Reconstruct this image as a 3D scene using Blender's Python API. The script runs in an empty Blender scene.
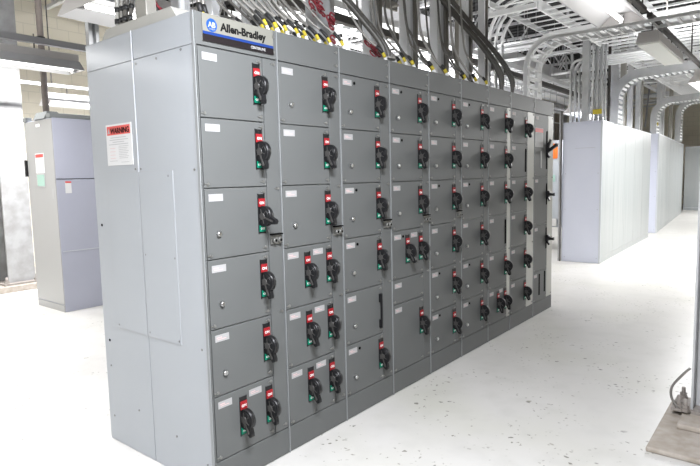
import bpy, bmesh, math, random
from mathutils import Vector, Matrix
R = random.Random(7)
SC = bpy.context.scene
COL = SC.collection
I = 0.0254
PI = math.pi

# ------------------------------------------------------------------ materials
def mat(name, col, rough=.5, metal=0.0, emit=None, es=0, noise=0, nscale=8, ncol=None, bump=0, spec=.5, stretch=None):
    m = bpy.data.materials.new(name); m.use_nodes = True
    nt = m.node_tree; b = nt.nodes['Principled BSDF']
    b.inputs['Base Color'].default_value = (*col, 1)
    b.inputs['Roughness'].default_value = rough
    b.inputs['Metallic'].default_value = metal
    b.inputs['Specular IOR Level'].default_value = spec
    if emit:
        b.inputs['Emission Color'].default_value = (*emit, 1); b.inputs['Emission Strength'].default_value = es
    if noise:
        tc = nt.nodes.new('ShaderNodeTexCoord'); mp = nt.nodes.new('ShaderNodeMapping')
        geo = nt.nodes.new('ShaderNodeNewGeometry')
        nt.links.new(geo.outputs['Position'], mp.inputs['Vector'])
        if stretch: mp.inputs['Scale'].default_value = stretch
        n = nt.nodes.new('ShaderNodeTexNoise'); n.inputs['Scale'].default_value = nscale; n.inputs['Detail'].default_value = 5
        nt.links.new(mp.outputs[0], n.inputs['Vector'])
        mx = nt.nodes.new('ShaderNodeMix'); mx.data_type = 'RGBA'
        cr = nt.nodes.new('ShaderNodeMapRange'); cr.inputs[1].default_value = .35; cr.inputs[2].default_value = .7
        nt.links.new(n.outputs[0], cr.inputs[0])
        k = nt.nodes.new('ShaderNodeMath'); k.operation = 'MULTIPLY'; k.inputs[1].default_value = noise
        nt.links.new(cr.outputs[0], k.inputs[0]); nt.links.new(k.outputs[0], mx.inputs['Factor'])
        mx.inputs['A'].default_value = (*col, 1)
        mx.inputs['B'].default_value = (*(ncol or tuple(c*.5 for c in col)), 1)
        nt.links.new(mx.outputs['Result'], b.inputs['Base Color'])
        if bump:
            bp = nt.nodes.new('ShaderNodeBump'); bp.inputs['Strength'].default_value = bump; bp.inputs['Distance'].default_value = .01
            nt.links.new(n.outputs[0], bp.inputs['Height']); nt.links.new(bp.outputs[0], b.inputs['Normal'])
    return m

M = {}
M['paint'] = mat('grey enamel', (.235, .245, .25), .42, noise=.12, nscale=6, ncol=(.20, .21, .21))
M['front'] = mat('shaded grey enamel doors', (.112, .1165, .1155), .50, noise=.15, nscale=5, ncol=(.101, .105, .102), spec=.25)  # the row's light grey enamel, darkened in colour for its less lit front
M['side'] = mat('lit grey enamel', (.34, .36, .385), .42, noise=.12, nscale=3, ncol=(.31, .33, .35))  # same enamel kept paler for the better lit side
M['edge'] = mat('bright trim', (.5, .52, .55), .35)
M['cream'] = mat('pale wireway tone', (.40, .40, .37), .4)  # lighter colour for wireway doors of the last three sections
M['gap'] = mat('dark gap', (.008, .008, .008), .9, spec=0)
M['black'] = mat('black moulded plastic', (.010, .010, .011), .38, spec=.35)
M['blackrib'] = mat('highlight toned plastic', (.05, .048, .046), .32)  # lighter black: gloss highlights on the handles put into the colour
M['red'] = mat('red tab', (.27, .015, .02), .5, spec=.2)
M['green'] = mat('green tab', (.0, .17, .10), .5, spec=.2)
M['white'] = mat('white plastic', (.34, .34, .34), .5, spec=.3)
M['paper'] = mat('white paper', (.62, .62, .62), .6, spec=.2)
M['ink'] = mat('black ink', (.010, .010, .010), .8, spec=.1)
M['pinkink'] = mat('faded red ink', (.62, .42, .42), .6)
M['greyink'] = mat('grey ink', (.35, .35, .36), .6)
M['redink'] = mat('red ink', (.60, .07, .06), .5)
M['plate'] = mat('pale sign enamel', (.19, .188, .165), .5, spec=.25)
M['blue'] = mat('sign blue', (.01, .035, .17), .5, spec=.15)
M['bluelight'] = mat('emblem blue', (.015, .07, .28), .5, spec=.15)
M['signblack'] = mat('sign dark brown', (.014, .011, .012), .6, spec=.1)
M['steel'] = mat('bright steel', (.6, .6, .6), .3, 1.0)
M['screw'] = mat('dull screw', (.22, .22, .21), .4, .6)
M['galv'] = mat('galvanised steel', (.50, .51, .52), .45, .15, noise=.35, nscale=9, ncol=(.32, .33, .34))
M['galvdark'] = mat('dull galvanised steel', (.30, .29, .26), .5, .2, noise=.4, nscale=9, ncol=(.20, .19, .17))
M['galvpale'] = mat('pale aluminium', (.62, .63, .64), .42, .2)
M['trayw'] = mat('aluminium tray', (.82, .83, .84), .45)
M['cable'] = mat('grey metal clad cable', (.20, .19, .175), .4, .3)
M['riserdark'] = mat('shaded riser steel', (.15, .14, .12), .5, noise=.5, nscale=8, ncol=(.10, .095, .08))  # shaded face of the galvanised channels, shade put into the colour
M['cablelight'] = mat('silver metal clad cable', (.30, .29, .27), .45, .2)
M['cabledark'] = mat('dark sheathed cable', (.085, .08, .072), .4)
M['tape'] = mat('black tape', (.015, .015, .015), .5)
M['yellow'] = mat('yellow tape', (.55, .44, .03), .5)
M['redwire'] = mat('dark red wire', (.22, .02, .03), .5)
M['whitewire'] = mat('white wire tag', (.8, .8, .78), .5)
M['hood'] = mat('warm grey hood', (.36, .355, .33), .5)
M['fixture'] = mat('white fixture enamel', (.75, .75, .76), .4)
M['fixturegrey'] = mat('fixture end grey', (.56, .54, .53), .5)
M['tube'] = mat('lit fluorescent tube', (1, 1, 1), .5, emit=(1, .98, .97), es=4)
M['lens'] = mat('unlit diffuser', (.85, .86, .82), .5)
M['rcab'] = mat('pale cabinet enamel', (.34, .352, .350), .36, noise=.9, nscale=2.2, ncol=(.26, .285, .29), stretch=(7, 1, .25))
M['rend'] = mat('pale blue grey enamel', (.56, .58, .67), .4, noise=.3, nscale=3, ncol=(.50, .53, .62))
M['lcab'] = mat('blue grey enamel', (.36, .37, .44), .4, noise=.2, nscale=3, ncol=(.33, .34, .41))
M['ldoor'] = mat('neutral grey enamel', (.29, .29, .285), .4, noise=.2, nscale=3, ncol=(.27, .27, .265))
M['concrete'] = mat('concrete', (.48, .45, .41), .85, noise=.6, nscale=9, ncol=(.33, .30, .27), bump=.4)
M['padc'] = mat('painted concrete pad', (.40, .36, .32), .8, noise=.7, nscale=14, ncol=(.26, .22, .17), bump=.4)
M['rusty'] = mat('rusty bolt', (.27, .25, .23), .7, noise=.5, nscale=40, ncol=(.17, .13, .11))
M['column'] = mat('mottled steel column', (.32, .32, .32), .6, noise=.9, nscale=7, ncol=(.22, .218, .21))
M['brown'] = mat('brown steel', (.13, .11, .10), .7, noise=.5, nscale=8, ncol=(.20, .17, .15))
M['strut'] = mat('strut channel', (.34, .34, .35), .5, .3)
M['strutdark'] = mat('dark strut', (.06, .055, .05), .55)
M['deck'] = mat('dark roof deck', (.035, .035, .037), .9)
M['joist'] = mat('white painted joist', (.74, .74, .76), .6)
M['orange'] = mat('orange notice', (.62, .13, .01), .6)
M['tan'] = mat('tan ribbed panel', (.30, .26, .22), .7)
M['glass'] = mat('green window', (.28, .42, .36), .15)
M['rail'] = mat('lifting channel', (.16, .17, .17), .5)

def floor_mat():
    m = bpy.data.materials.new('white epoxy floor'); m.use_nodes = True
    nt = m.node_tree; b = nt.nodes['Principled BSDF']; b.inputs['Roughness'].default_value = .38
    geo = nt.nodes.new('ShaderNodeNewGeometry')
    def noise(s, d=5):
        n = nt.nodes.new('ShaderNodeTexNoise'); n.inputs['Scale'].default_value = s; n.inputs['Detail'].default_value = d
        nt.links.new(geo.outputs['Position'], n.inputs['Vector']); return n.outputs[0]
    def rng(x, a, c, o0=0, o1=1):
        r = nt.nodes.new('ShaderNodeMapRange'); r.inputs[1].default_value = a; r.inputs[2].default_value = c
        r.inputs[3].default_value = o0; r.inputs[4].default_value = o1
        nt.links.new(x, r.inputs[0]); return r.outputs[0]
    def mix(f, a, c):
        x = nt.nodes.new('ShaderNodeMix'); x.data_type = 'RGBA'
        nt.links.new(f, x.inputs['Factor'])
        for k, v in (('A', a), ('B', c)):
            if isinstance(v, tuple): x.inputs[k].default_value = (*v, 1)
            else: nt.links.new(v, x.inputs[k])
        return x.outputs['Result']
    c = mix(rng(noise(1.1), .35, .7), (.55, .537, .515), (.51, .498, .475))
    c = mix(rng(noise(.9, 3), .50, .78, 0, .55), c, (.43, .43, .36))
    c = mix(rng(noise(5, 6), .50, .85, 0, .45), c, (.39, .385, .36))
    # scattered chips
    for sc, th, colr in ((7, .06, (.12, .12, .10)), (3.4, .03, (.06, .06, .05)), (12, .10, (.16, .155, .13)), (4.3, .04, (.24, .23, .19)), (19, .13, (.26, .25, .22))):
        v = nt.nodes.new('ShaderNodeTexVoronoi'); v.inputs['Scale'].default_value = sc
        ad = nt.nodes.new('ShaderNodeVectorMath'); ad.operation = 'ADD'
        n = nt.nodes.new('ShaderNodeTexNoise'); n.inputs['Scale'].default_value = 20
        nt.links.new(geo.outputs['Position'], n.inputs['Vector'])
        ml = nt.nodes.new('ShaderNodeVectorMath'); ml.operation = 'SCALE'; ml.inputs['Scale'].default_value = .06
        nt.links.new(n.outputs['Color'], ml.inputs[0]); nt.links.new(geo.outputs['Position'], ad.inputs[0]); nt.links.new(ml.outputs[0], ad.inputs[1])
        nt.links.new(ad.outputs[0], v.inputs['Vector'])
        f = rng(v.outputs['Distance'], th, th + .03, 1, 0)
        mask = rng(noise(1.9, 4), .47, .58)
        mu = nt.nodes.new('ShaderNodeMath'); mu.operation = 'MULTIPLY'
        nt.links.new(f, mu.inputs[0]); nt.links.new(mask, mu.inputs[1])
        c = mix(mu.outputs[0], c, colr)
    nt.links.new(c, b.inputs['Base Color'])
    return m
M['floor'] = floor_mat()

def block_mat():
    m = bpy.data.materials.new('cream blockwork'); m.use_nodes = True
    nt = m.node_tree; b = nt.nodes['Principled BSDF']; b.inputs['Roughness'].default_value = .8
    geo = nt.nodes.new('ShaderNodeNewGeometry'); sp = nt.nodes.new('ShaderNodeSeparateXYZ'); cb = nt.nodes.new('ShaderNodeCombineXYZ')
    nt.links.new(geo.outputs['Position'], sp.inputs[0])
    ad = nt.nodes.new('ShaderNodeMath'); ad.operation = 'ADD'
    nt.links.new(sp.outputs[0], ad.inputs[0]); nt.links.new(sp.outputs[1], ad.inputs[1])
    nt.links.new(ad.outputs[0], cb.inputs[0]); nt.links.new(sp.outputs[2], cb.inputs[1])
    br = nt.nodes.new('ShaderNodeTexBrick'); br.inputs['Scale'].default_value = 1
    br.inputs['Brick Width'].default_value = .4; br.inputs['Row Height'].default_value = .2; br.inputs['Mortar Size'].default_value = .008
    br.inputs['Color1'].default_value = (.84, .79, .66, 1); br.inputs['Color2'].default_value = (.82, .77, .64, 1)
    br.inputs['Mortar'].default_value = (.72, .68, .56, 1)
    nt.links.new(cb.outputs[0], br.inputs['Vector']); nt.links.new(br.outputs['Color'], b.inputs['Base Color'])
    return m
M['block'] = block_mat()

# ------------------------------------------------------------------ mesh builder
class MB:
    def __init__(s): s.v = []; s.f = []; s.mi = []; s.sm = []; s.mats = []
    def _m(s, m):
        m = M[m] if isinstance(m, str) else m
        if m not in s.mats: s.mats.append(m)
        return s.mats.index(m)
    def add(s, vs, fs, m, smooth=False):
        o = len(s.v); k = s._m(m); s.v += [tuple(v) for v in vs]
        for f in fs: s.f.append([o + i for i in f]); s.mi.append(k); s.sm.append(smooth)
        return s
    def box(s, x0, x1, y0, y1, z0, z1, m):
        vs = [(x, y, z) for z in (z0, z1) for y in (y0, y1) for x in (x0, x1)]
        return s.add(vs, [(0, 2, 3, 1), (4, 5, 7, 6), (0, 1, 5, 4), (2, 6, 7, 3), (0, 4, 6, 2), (1, 3, 7, 5)], m)
    def tube(s, path, r, m, n=8, caps=True, smooth=True):
        P = [Vector(p) for p in path]; vs = []; fs = []
        t0 = (P[1] - P[0]).normalized()
        a = Vector((0, 0, 1)) if abs(t0.z) < .9 else Vector((1, 0, 0))
        u = t0.cross(a).normalized()
        for i, p in enumerate(P):
            t = (P[min(i + 1, len(P) - 1)] - P[max(i - 1, 0)]).normalized()
            u = (u - t * u.dot(t)).normalized(); w = t.cross(u)
            rr = r[i] if isinstance(r, (list, tuple)) else r
            for k in range(n):
                an = 2 * PI * k / n; vs.append(p + (u * math.cos(an) + w * math.sin(an)) * rr)
        for i in range(len(P) - 1):
            for k in range(n):
                k2 = (k + 1) % n; fs.append((i * n + k, i * n + k2, (i + 1) * n + k2, (i + 1) * n + k))
        s.add(vs, fs, m, smooth)
        if caps:
            o = len(s.v) - len(vs); k = s._m(m)
            s.f.append([o + i for i in range(n)][::-1]); s.mi.append(k); s.sm.append(False)
            s.f.append([o + (len(P) - 1) * n + i for i in range(n)]); s.mi.append(k); s.sm.append(False)
        return s
    def ribbon(s, path, side, w, h, m):
        """rectangular section swept along path; side = constant width direction"""
        P = [Vector(p) for p in path]; sd = Vector(side).normalized(); vs = []; fs = []
        for i, p in enumerate(P):
            t = (P[min(i + 1, len(P) - 1)] - P[max(i - 1, 0)]).normalized()
            up = sd.cross(t).normalized()
            for a, b in ((-1, -1), (1, -1), (1, 1), (-1, 1)): vs.append(p + sd * a * w / 2 + up * b * h / 2)
        n = len(P)
        for i in range(n - 1):
            for k in range(4):
                k2 = (k + 1) % 4; fs.append((i * 4 + k, i * 4 + k2, i * 4 + 4 + k2, i * 4 + 4 + k))
        fs += [(3, 2, 1, 0), tuple((n - 1) * 4 + i for i in range(4))]
        return s.add(vs, fs, m)
    def prism(s, poly, axis, a, b, m, smooth=False):
        """poly 2-D points; extruded from a to b along axis (0,1,2)"""
        def p3(p, c):
            q = [p[0], p[1]]; q.insert(axis, c); return q
        n = len(poly); vs = [p3(p, a) for p in poly] + [p3(p, b) for p in poly]
        s.add(vs, [tuple(range(n))[::-1], tuple(range(n, 2 * n))], m)
        o = len(s.v) - 2 * n; k = s._m(m)
        for i in range(n):
            j = (i + 1) % n; s.f.append([o + i, o + j, o + n + j, o + n + i]); s.mi.append(k); s.sm.append(smooth)
        return s
    def build(s, name, parent=None, bevel=0, loc=None):
        me = bpy.data.meshes.new(name); me.from_pydata(s.v, [], s.f)
        for m in s.mats: me.materials.append(m)
        for i, p in enumerate(me.polygons): p.material_index = s.mi[i]; p.use_smooth = s.sm[i]
        bm = bmesh.new(); bm.from_mesh(me); bmesh.ops.recalc_face_normals(bm, faces=bm.faces)
        bm.to_mesh(me); bm.free()
        o = bpy.data.objects.new(name, me); COL.objects.link(o)
        if bevel:
            md = o.modifiers.new('bevel', 'BEVEL'); md.width = bevel; md.segments = 2; md.limit_method = 'ANGLE'; md.angle_limit = .7
        if parent: o.parent = parent
        if loc: o.location = loc
        return o

def circ(cx, cy, r, n=24, a0=0, a1=2 * PI):
    full = abs(a1 - a0 - 2 * PI) < 1e-6
    return [(cx + r * math.cos(a0 + (a1 - a0) * k / (n if full else n - 1)), cy + r * math.sin(a0 + (a1 - a0) * k / (n if full else n - 1))) for k in range(n)]

def tag(o, label=None, cat=None, group=None, kind=None):
    if label: o['label'] = label
    if cat: o['category'] = cat
    if group: o['group'] = group
    if kind: o['kind'] = kind
    return o
def empty(name, loc, label, cat, group=None):
    o = bpy.data.objects.new(name, None); COL.objects.link(o); o.location = loc; o.empty_display_size = .1
    return tag(o, label, cat, group)
def struct(mb, name, **k): return tag(mb.build(name, **k), kind='structure')
def cp(o, parent=None, loc=None):
    c = o.copy(); COL.objects.link(c)
    if parent: c.parent = parent
    if loc is not None: c.location = loc
    return c
def copy_tree(o, parent=None, loc=None):
    c = cp(o, parent, loc)
    for ch in list(o.children): copy_tree(ch, c)
    return c
FC = {}
def text(s, size, m, parent, loc, rot, name='lettering', ext=.0006, bold=.0, align='LEFT', sx=1):
    cu = bpy.data.curves.new(name, 'FONT'); cu.body = s; cu.size = size; cu.extrude = ext; cu.align_x = align; cu.offset = bold; cu.resolution_u = 3
    ob = bpy.data.objects.new('tmp_text', cu); COL.objects.link(ob)
    bpy.context.view_layer.update()
    me = bpy.data.meshes.new_from_object(ob.evaluated_get(bpy.context.evaluated_depsgraph_get()))
    bpy.data.objects.remove(ob); bpy.data.curves.remove(cu)
    me.materials.clear(); me.materials.append(M[m])
    o = bpy.data.objects.new(name, me); COL.objects.link(o); o.parent = parent; o.location = loc; o.rotation_euler = rot; o.scale = (sx, 1, 1)
    return o

# ------------------------------------------------------------------ setting
struct(MB().box(-8, 27, -9, 9.2, -.2, 0, 'floor'), 'floor')
struct(MB().box(-8, 27, 8.8, 9.0, 0, 5.6, 'block'), 'wall_back')
struct(MB().box(26.8, 27, -9, 8.8, 0, 5.6, 'block'), 'wall_right')
struct(MB().box(-8.2, -8, -9, 9, 0, 5.6, 'block'), 'wall_left')
struct(MB().box(-8, 27, -9.2, -9, 0, 5.6, 'block'), 'wall_front')
c = MB().box(-8, 27, -9, 9, 5.40, 5.6, 'deck')
for k in range(116): c.box(-7.9 + k * .3, -7.9 + k * .3 + .14, -9, 8.8, 5.35, 5.40, 'deck')
struct(c, 'ceiling')

# ------------------------------------------------------------------ main motor control centre
XS = [0, 19.85, 39.75, 60.12, 79.98, 99.82, 119.71, 138.85, 162.54, 184.81]
DEPTH = 39.3
ZR = [84.13, 71.36, 58.49, 45.12, 31.79, 18.71, 5.87]
g = .09          # half gap between doors (inches)

def proto_operator():
    mb = MB(); mb.box(-.8 * I, .8 * I, -.10 * I, 0, -7.9 * I, 0, 'black')
    mb.box(-.95 * I, -.8 * I, -.16 * I, 0, -8.0 * I, .1 * I, 'black').box(.8 * I, .95 * I, -.16 * I, 0, -8.0 * I, .1 * I, 'black')
    op = mb.build('operator_plate')
    rd = MB().box(-.8 * I, .8 * I, -.28 * I, -.1 * I, -3.4 * I, -1.3 * I, 'red').build('red_tab', op)
    gr = MB().box(-.8 * I, .8 * I, -.28 * I, -.1 * I, -7.5 * I, -5.9 * I, 'green').build('green_tab', op)
    return op
GLY = {}
def glyph(s):
    if s not in GLY:
        e = bpy.data.objects.new('x', None); COL.objects.link(e)
        o = text(s, 1.0 * I, 'white', e, (0, 0, 0), (PI / 2, 0, 0), align='CENTER', ext=.0004, bold=.0006)
        GLY[s] = o.data; bpy.data.objects.remove(o); bpy.data.objects.remove(e)
    return GLY[s]
def operator_mesh():
    """slot, red and green tabs in one plate mesh (markings are its surface)"""
    mb = MB()
    mb.box(-.8, .8, -.10, .0, -7.9, 0, 'black').box(-.92, -.8, -.18, .0, -8.0, .1, 'black').box(.8, .92, -.18, 0, -8.0, .1, 'black')
    mb.v = [tuple(c * I for c in v) for v in mb.v]
    return mb
def handle_mesh(ang=0.0, lev=1.0):
    """rotary flange handle: a moulded disc standing proud of the slot, with a lever"""
    mb = MB(); cy, cz, r = -.95, 0, 2.05
    pts = circ(cy, cz, r, 26)
    mb.prism(pts, 0, -.55, .55, 'black', True)
    mb.prism(circ(cy, cz, r * .80, 24), 0, -.68, .68, 'black', True)
    mb.prism(circ(cy, cz, r * .34, 16), 0, -.86, .86, 'blackrib', True)
    for k in range(6):      # moulded ribs on the flanks
        a = ang + .35 + k * PI / 3
        c, s = math.cos(a), math.sin(a); p = [(cy + c * .7 - s * .07, cz + s * .7 + c * .07), (cy + c * 1.5 - s * .07, cz + s * 1.5 + c * .07), (cy + c * 1.5 + s * .07, cz + s * 1.5 - c * .07), (cy + c * .7 + s * .07, cz + s * .7 - c * .07)]
        mb.prism(p, 0, -.78, .78, 'blackrib')
    # lever: tapered arm going down and out from the hub
    a = -PI / 2 - .28 - ang
    d = (math.cos(a), math.sin(a)); n = (-d[1], d[0]); L = 3.6 * lev
    def P(t, w): return (cy + d[0] * t + n[0] * w, cz + d[1] * t + n[1] * w)
    poly = [P(0, .9), P(L * .55, .75), P(L * .85, .62), P(L, .35), P(L, -.35), P(L * .85, -.55), P(L * .5, -.62), P(0, -.9)]
    mb.prism(poly, 0, -.42, .42, 'black')
    poly = [P(.5, .18), P(L * .8, .14), P(L * .8, -.14), P(.5, -.18)]
    mb.prism(poly, 0, -.74, .74, 'blackrib')
    mb.v = [tuple(c * I for c in v) for v in mb.v]
    return mb
def lever_mesh():
    """crossed external lever of the last section"""
    mb = MB()
    mb.prism(circ(-.9, 0, 1.3, 18), 0, -.7, .7, 'black', True)
    mb.prism([(-.5, -.6), (-6.5, 2.6), (-7.4, 2.2), (-7.2, 1.1), (-1.0, -1.8)], 0, -.55, .55, 'black')
    mb.prism([(-.4, 1.8), (-2.2, 4.6), (-3.0, 4.2), (-1.6, .4)], 0, -.5, .5, 'black')
    mb.prism([(-.4, -1.0), (-2.4, -3.6), (-1.6, -4.4), (-.4, -3.2)], 0, -.5, .5, 'black')
    mb.v = [(v[0] * I * 1.3, v[1] * I * .62, v[2] * I * .9) for v in mb.v]
    return mb
def small_lever_mesh():
    mb = MB()
    mb.prism(circ(-.9, 0, 1.5, 18), 0, -.8, .8, 'black', True)
    mb.prism([(-.6, .7), (-4.6, .2), (-5.6, .5), (-5.6, -.9), (-4.6, -.8), (-.6, -1.0)], 0, -.5, .5, 'black')
    mb.prism([(-.8, -.6), (-2.6, -2.8), (-2.0, -3.3), (-.5, -1.8)], 0, -.45, .45, 'black')
    mb.v = [(v[0] * I * 1.2, v[1] * I * .6, v[2] * I * .95) for v in mb.v]
    return mb
H = {}
def get(name, key, fn, parent, loc, bevel=0):
    if key not in H:
        o = fn().build(name, parent, bevel, loc); H[key] = o; return o
    o = cp(H[key], parent, loc); o.name = name; return o

def nameplate_mb():
    mb = MB().box(0, 3.3, -.06, 0, -1.35, 0, 'white')
    mb.box(.35, 1.6, -.075, -.06, -.62, -.45, 'pinkink').box(1.75, 2.9, -.075, -.06, -.62, -.45, 'greyink')
    mb.box(.5, 2.6, -.075, -.06, -.95, -.82, 'pinkink')
    mb.v = [tuple(c * I for c in v) for v in mb.v]; return mb
def button_mb():
    mb = MB().tube([(0, 0, 0), (0, -.012, 0), (0, -.016, 0)], [.0125, .0125, .009], 'steel', 14); return mb
def dot_mb(): return MB().tube([(0, 0, 0), (0, -.004, 0)], .009, 'gap', 12)
def latch_mb():
    mb = MB().tube([(0, 0, 0), (0, -.005, 0)], .008, 'screw', 10)
    mb.box(-.02, -.006, -.003, 0, -.003, .003, 'screw'); return mb
def slot_mb():
    mb = MB().box(-.55, .55, -.12, 0, -9, 0, 'gap'); mb.v = [tuple(c * I for c in v) for v in mb.v]; return mb
def pull_mb():
    mb = MB().box(-.9, .1, -.5, 0, -2.2, 0, 'black').box(-.9, .1, -.5, 0, -9.0, -6.8, 'black').box(-.75, -.4, -.9, -.4, -9.0, 0, 'black').box(.05, .25, -.12, 0, -7, -2, 'white')
    mb.v = [tuple(c * I for c in v) for v in mb.v]; return mb
VL = [-.12, .05, .9, .0, .1, .25, -.1]
def unit_door(root, x0, x1, z1, z0, ops=(14.6,), label=(.9,), button=None, dot=False, slots=(), pull=None, lever=(0,), opz=0, m='front'):
    d = MB().box((x0 + g) * I, (x1 - g) * I, -.0, .012, (z0 + g) * I, (z1 - g) * I, m).build('unit_door', root, .0025)
    d.location = (0, -.004, 0)
    for lx in label: get('name_plate', 'np', nameplate_mb, d, ((x0 + lx) * I, 0, (z1 - 1.1) * I))
    for q, ox in enumerate(ops):
        zt = z1 - 1.5 + opz
        op = get('operator_plate', 'op', operator_mesh, d, (ox * I, 0, zt * I))
        lv = lever[q % len(lever)]
        get('rotary_handle', ('h', lv), lambda: handle_mesh(lv), d, (ox * I, -.002, (zt - 4.45) * I))
        get('red_tab', 'rt', lambda: MB().box(-.85 * I, .85 * I, -.32 * I, 0, -1.65 * I, 0, 'red'), d, (ox * I, 0, (zt - .9) * I))
        get('green_tab', 'gt', lambda: MB().box(-.8 * I, .8 * I, -.32 * I, 0, -1.3 * I, 0, 'green'), d, (ox * I, 0, (zt - 6.3) * I))
        for s, zz, nm in (('ON', -2.05, 'on_marking'), ('OFF', -7.2, 'off_marking')):
            if s not in H:
                H[s] = text(s, (.78 if s == 'ON' else .62) * I, 'whitewire', d, (0, 0, 0), (PI / 2, 0, 0), nm, align='CENTER', bold=.0003)
                o = H[s]
            else: o = cp(H[s], d)
            o.location = (ox * I, -.0085, (zt + zz) * I)
    if button: get('reset_button', 'rb', button_mb, d, (button[0] * I, 0, (z1 - button[1]) * I))
    if dot: get('pilot_hole', 'dt', dot_mb, d, ((x0 + (label[0] if label else 0) + 4.3) * I, 0, (z1 - 1.7) * I))
    for sx, sz in slots: get('slot', 'sl', slot_mb, d, (sx * I, 0, (z1 - sz) * I))
    if pull: get('pull_handle', 'pl', pull_mb, d, (pull[0] * I, 0, (z1 - pull[1]) * I))
    for zz in (z1 - 1.0, z0 + 1.0): get('latch_screw', 'ls', latch_mb, d, ((x1 - .9) * I, 0, zz * I))
    get('latch_screw', 'ls', latch_mb, d, ((x0 + .9) * I, 0, (z0 + .8) * I))
    return d

LAB = ['grey motor control section nearest the camera, wearing the big maker sign and a warning sheet',
       'second grey motor control section from the sign end, three double-handle doors at its bottom',
       'third grey motor control section from the sign, one low door lacking a rotary handle',
       'fourth grey motor control section, with a short blank door under two paired handles',
       'fifth grey motor control section from the sign end, six single-handle doors beside the blank-door section',
       'sixth grey motor control section from the sign, just left of the pale-strip sections',
       'seventh grey motor control section, narrow pale strip and two paired handles at its foot',
       'eighth grey motor control section, slotted door near the top and a wide pale strip',
       'last grey motor control section at the far end, with crossed black levers and red-headed sheet']
DW = [15.75, 15.75, 15.9, 16.1, 16.0, 16.0, 15.9, 16.3, 15.6]
for k in range(9):
    W = XS[k + 1] - XS[k]
    root = empty('motor_control_section', (XS[k] * I, 0, 0), LAB[k], 'electrical cabinet', 'motor control sections in the long row')
    MB().box(.06 * I, (W - .06) * I, .010, DEPTH * I, 0, 89.9 * I, 'paint').build('body', root)
    MB().box(.14 * I, (W - .14) * I, -.004, .010, (84.13 + g) * I, 90 * I, 'front').build('top_cover', root, .0025)
    MB().box(.14 * I, (W - .14) * I, -.004, .010, .15 * I, (5.87 - g) * I, 'front').build('base_cover', root, .0025)
    wm = 'cream' if k in (6, 7, 8) else 'front'
    wd = MB().box((DW[k] + .1) * I, (W - .25) * I, -.004, .010, (5.87 + g) * I, (84.13 - g) * I, wm).build('wireway_door', root, .0025)
    for zz in (83.2, 58, 32, 7): get('latch_screw', 'ls', latch_mb, wd, ((W - 1.1) * I, -.004, zz * I))
    # thin bright joint strip between sections
    MB().box(-.12 * I, .10 * I, -.007, .01, 0, 90 * I, 'paint' if k else 'front').build('joint_strip', root)
    for zz in (88.6, 85.6):
        tc = get('latch_screw', 'ls', latch_mb, root, ((W - 1.0) * I, -.004, zz * I)); tc.name = 'cover_screw'
    D = DW[k]
    def row(r, **kw): unit_door(root, .3, D, ZR[r], ZR[r + 1], **kw)
    bt = (3.6, 8.6)
    if k == 0:
        row(0, ops=(13.95,)); row(1, ops=(13.95,)); row(2, ops=(14.0,), button=(3.1, 8.6), lever=(.95,)); row(3, ops=(14.0,), button=(3.1, 8.6)); row(4, ops=(14.1,), button=(3.1, 8.8), lever=(.1,))
        row(5, ops=(7.2, 14.2), label=(.9, 8.6), opz=-.3, lever=(.12, .0))
    elif k == 1:
        row(0, button=bt); row(1, lever=(.1,)); row(2, button=bt)
        for r in (3, 4, 5): row(r, ops=(7.2, 14.5), label=(.9, 8.9), lever=(.05 * r - .1, 0))
    elif k == 2:
        row(0, button=bt, dot=True); row(1, button=bt); row(2, button=bt, dot=True); row(3, button=bt, dot=True)
        row(4, ops=(), button=bt, pull=(15.0, 2.4)); row(5, button=bt, dot=True)
    elif k == 3:
        row(0, button=bt, dot=True); row(1, button=bt, dot=True); row(2, button=bt)
        row(3, ops=(7.6, 14.5), label=(.9, 9.2), dot=True, lever=(.2, .1))
        unit_door(root, .3, D, ZR[4], 24.9, ops=(), label=(.9,))
        unit_door(root, .3, D, 24.9, ZR[6], ops=(14.6,), label=(.9,), opz=-1.6)
    elif k in (4, 5):
        for r in range(6): row(r, button=bt, dot=(r % 2 == 0 or r == 5), lever=(VL[(r + k) % 7] if (r + k) % 7 != 2 else .1,))
    elif k == 6:
        row(0); row(1); row(2); row(3, ops=(), slots=((14.6, 2.0),)); row(4); row(5, ops=(8.2, 14.5), label=(.9, 8.8))
    elif k == 7:
        row(0, opz=-.9); row(1, ops=(), slots=((14.6, 1.8),)); row(2); row(3); row(4); row(5)
    else:
        d = unit_door(root, .3, D, ZR[0], ZR[2], ops=(), label=(.9,))
        get('slot', 'sl', slot_mb, d, (14.2 * I, 0, 77.5 * I)); get('slot', 'sl', slot_mb, d, (14.2 * I, 0, 70.5 * I))
        get('crossed_lever', 'cl', lever_mesh, d, (14.2 * I, 0, 70 * I))
        wl = MB().box(.6, 9.6, -.08, 0, 70.6, 78.4, 'white').box(.8, 9.4, -.1, -.08, 76.6, 78.2, 'redink')
        for q in range(6): wl.box(1.4, 8.6, -.1, -.08, 71.4 + q * .8, 71.6 + q * .8, 'greyink')
        wl.v = [tuple(c * I for c in v) for v in wl.v]; tag(wl.build('warning_label', d), 'white warning sheet with a red heading')
        MB().box(6.8 * I, 8.3 * I, -.003, 0, 62 * I, 69 * I, 'white').build('tag_strip', d)
        for zt, zb, zl in ((ZR[2], 38.3, 51), (38.3, ZR[5], 32)):
            d = unit_door(root, .3, D, zt, zb, ops=(), label=(.9,))
            get('slot', 'sl', slot_mb, d, (14.6 * I, 0, (zl + 4.5) * I))
            get('lever_handle', 'slv', small_lever_mesh, d, (14.6 * I, -.001, zl * I))
        unit_door(root, .3, D, ZR[5], ZR[6], ops=(), label=(.7,), slots=((7.0, 1.4), (13.2, .9)))
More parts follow.
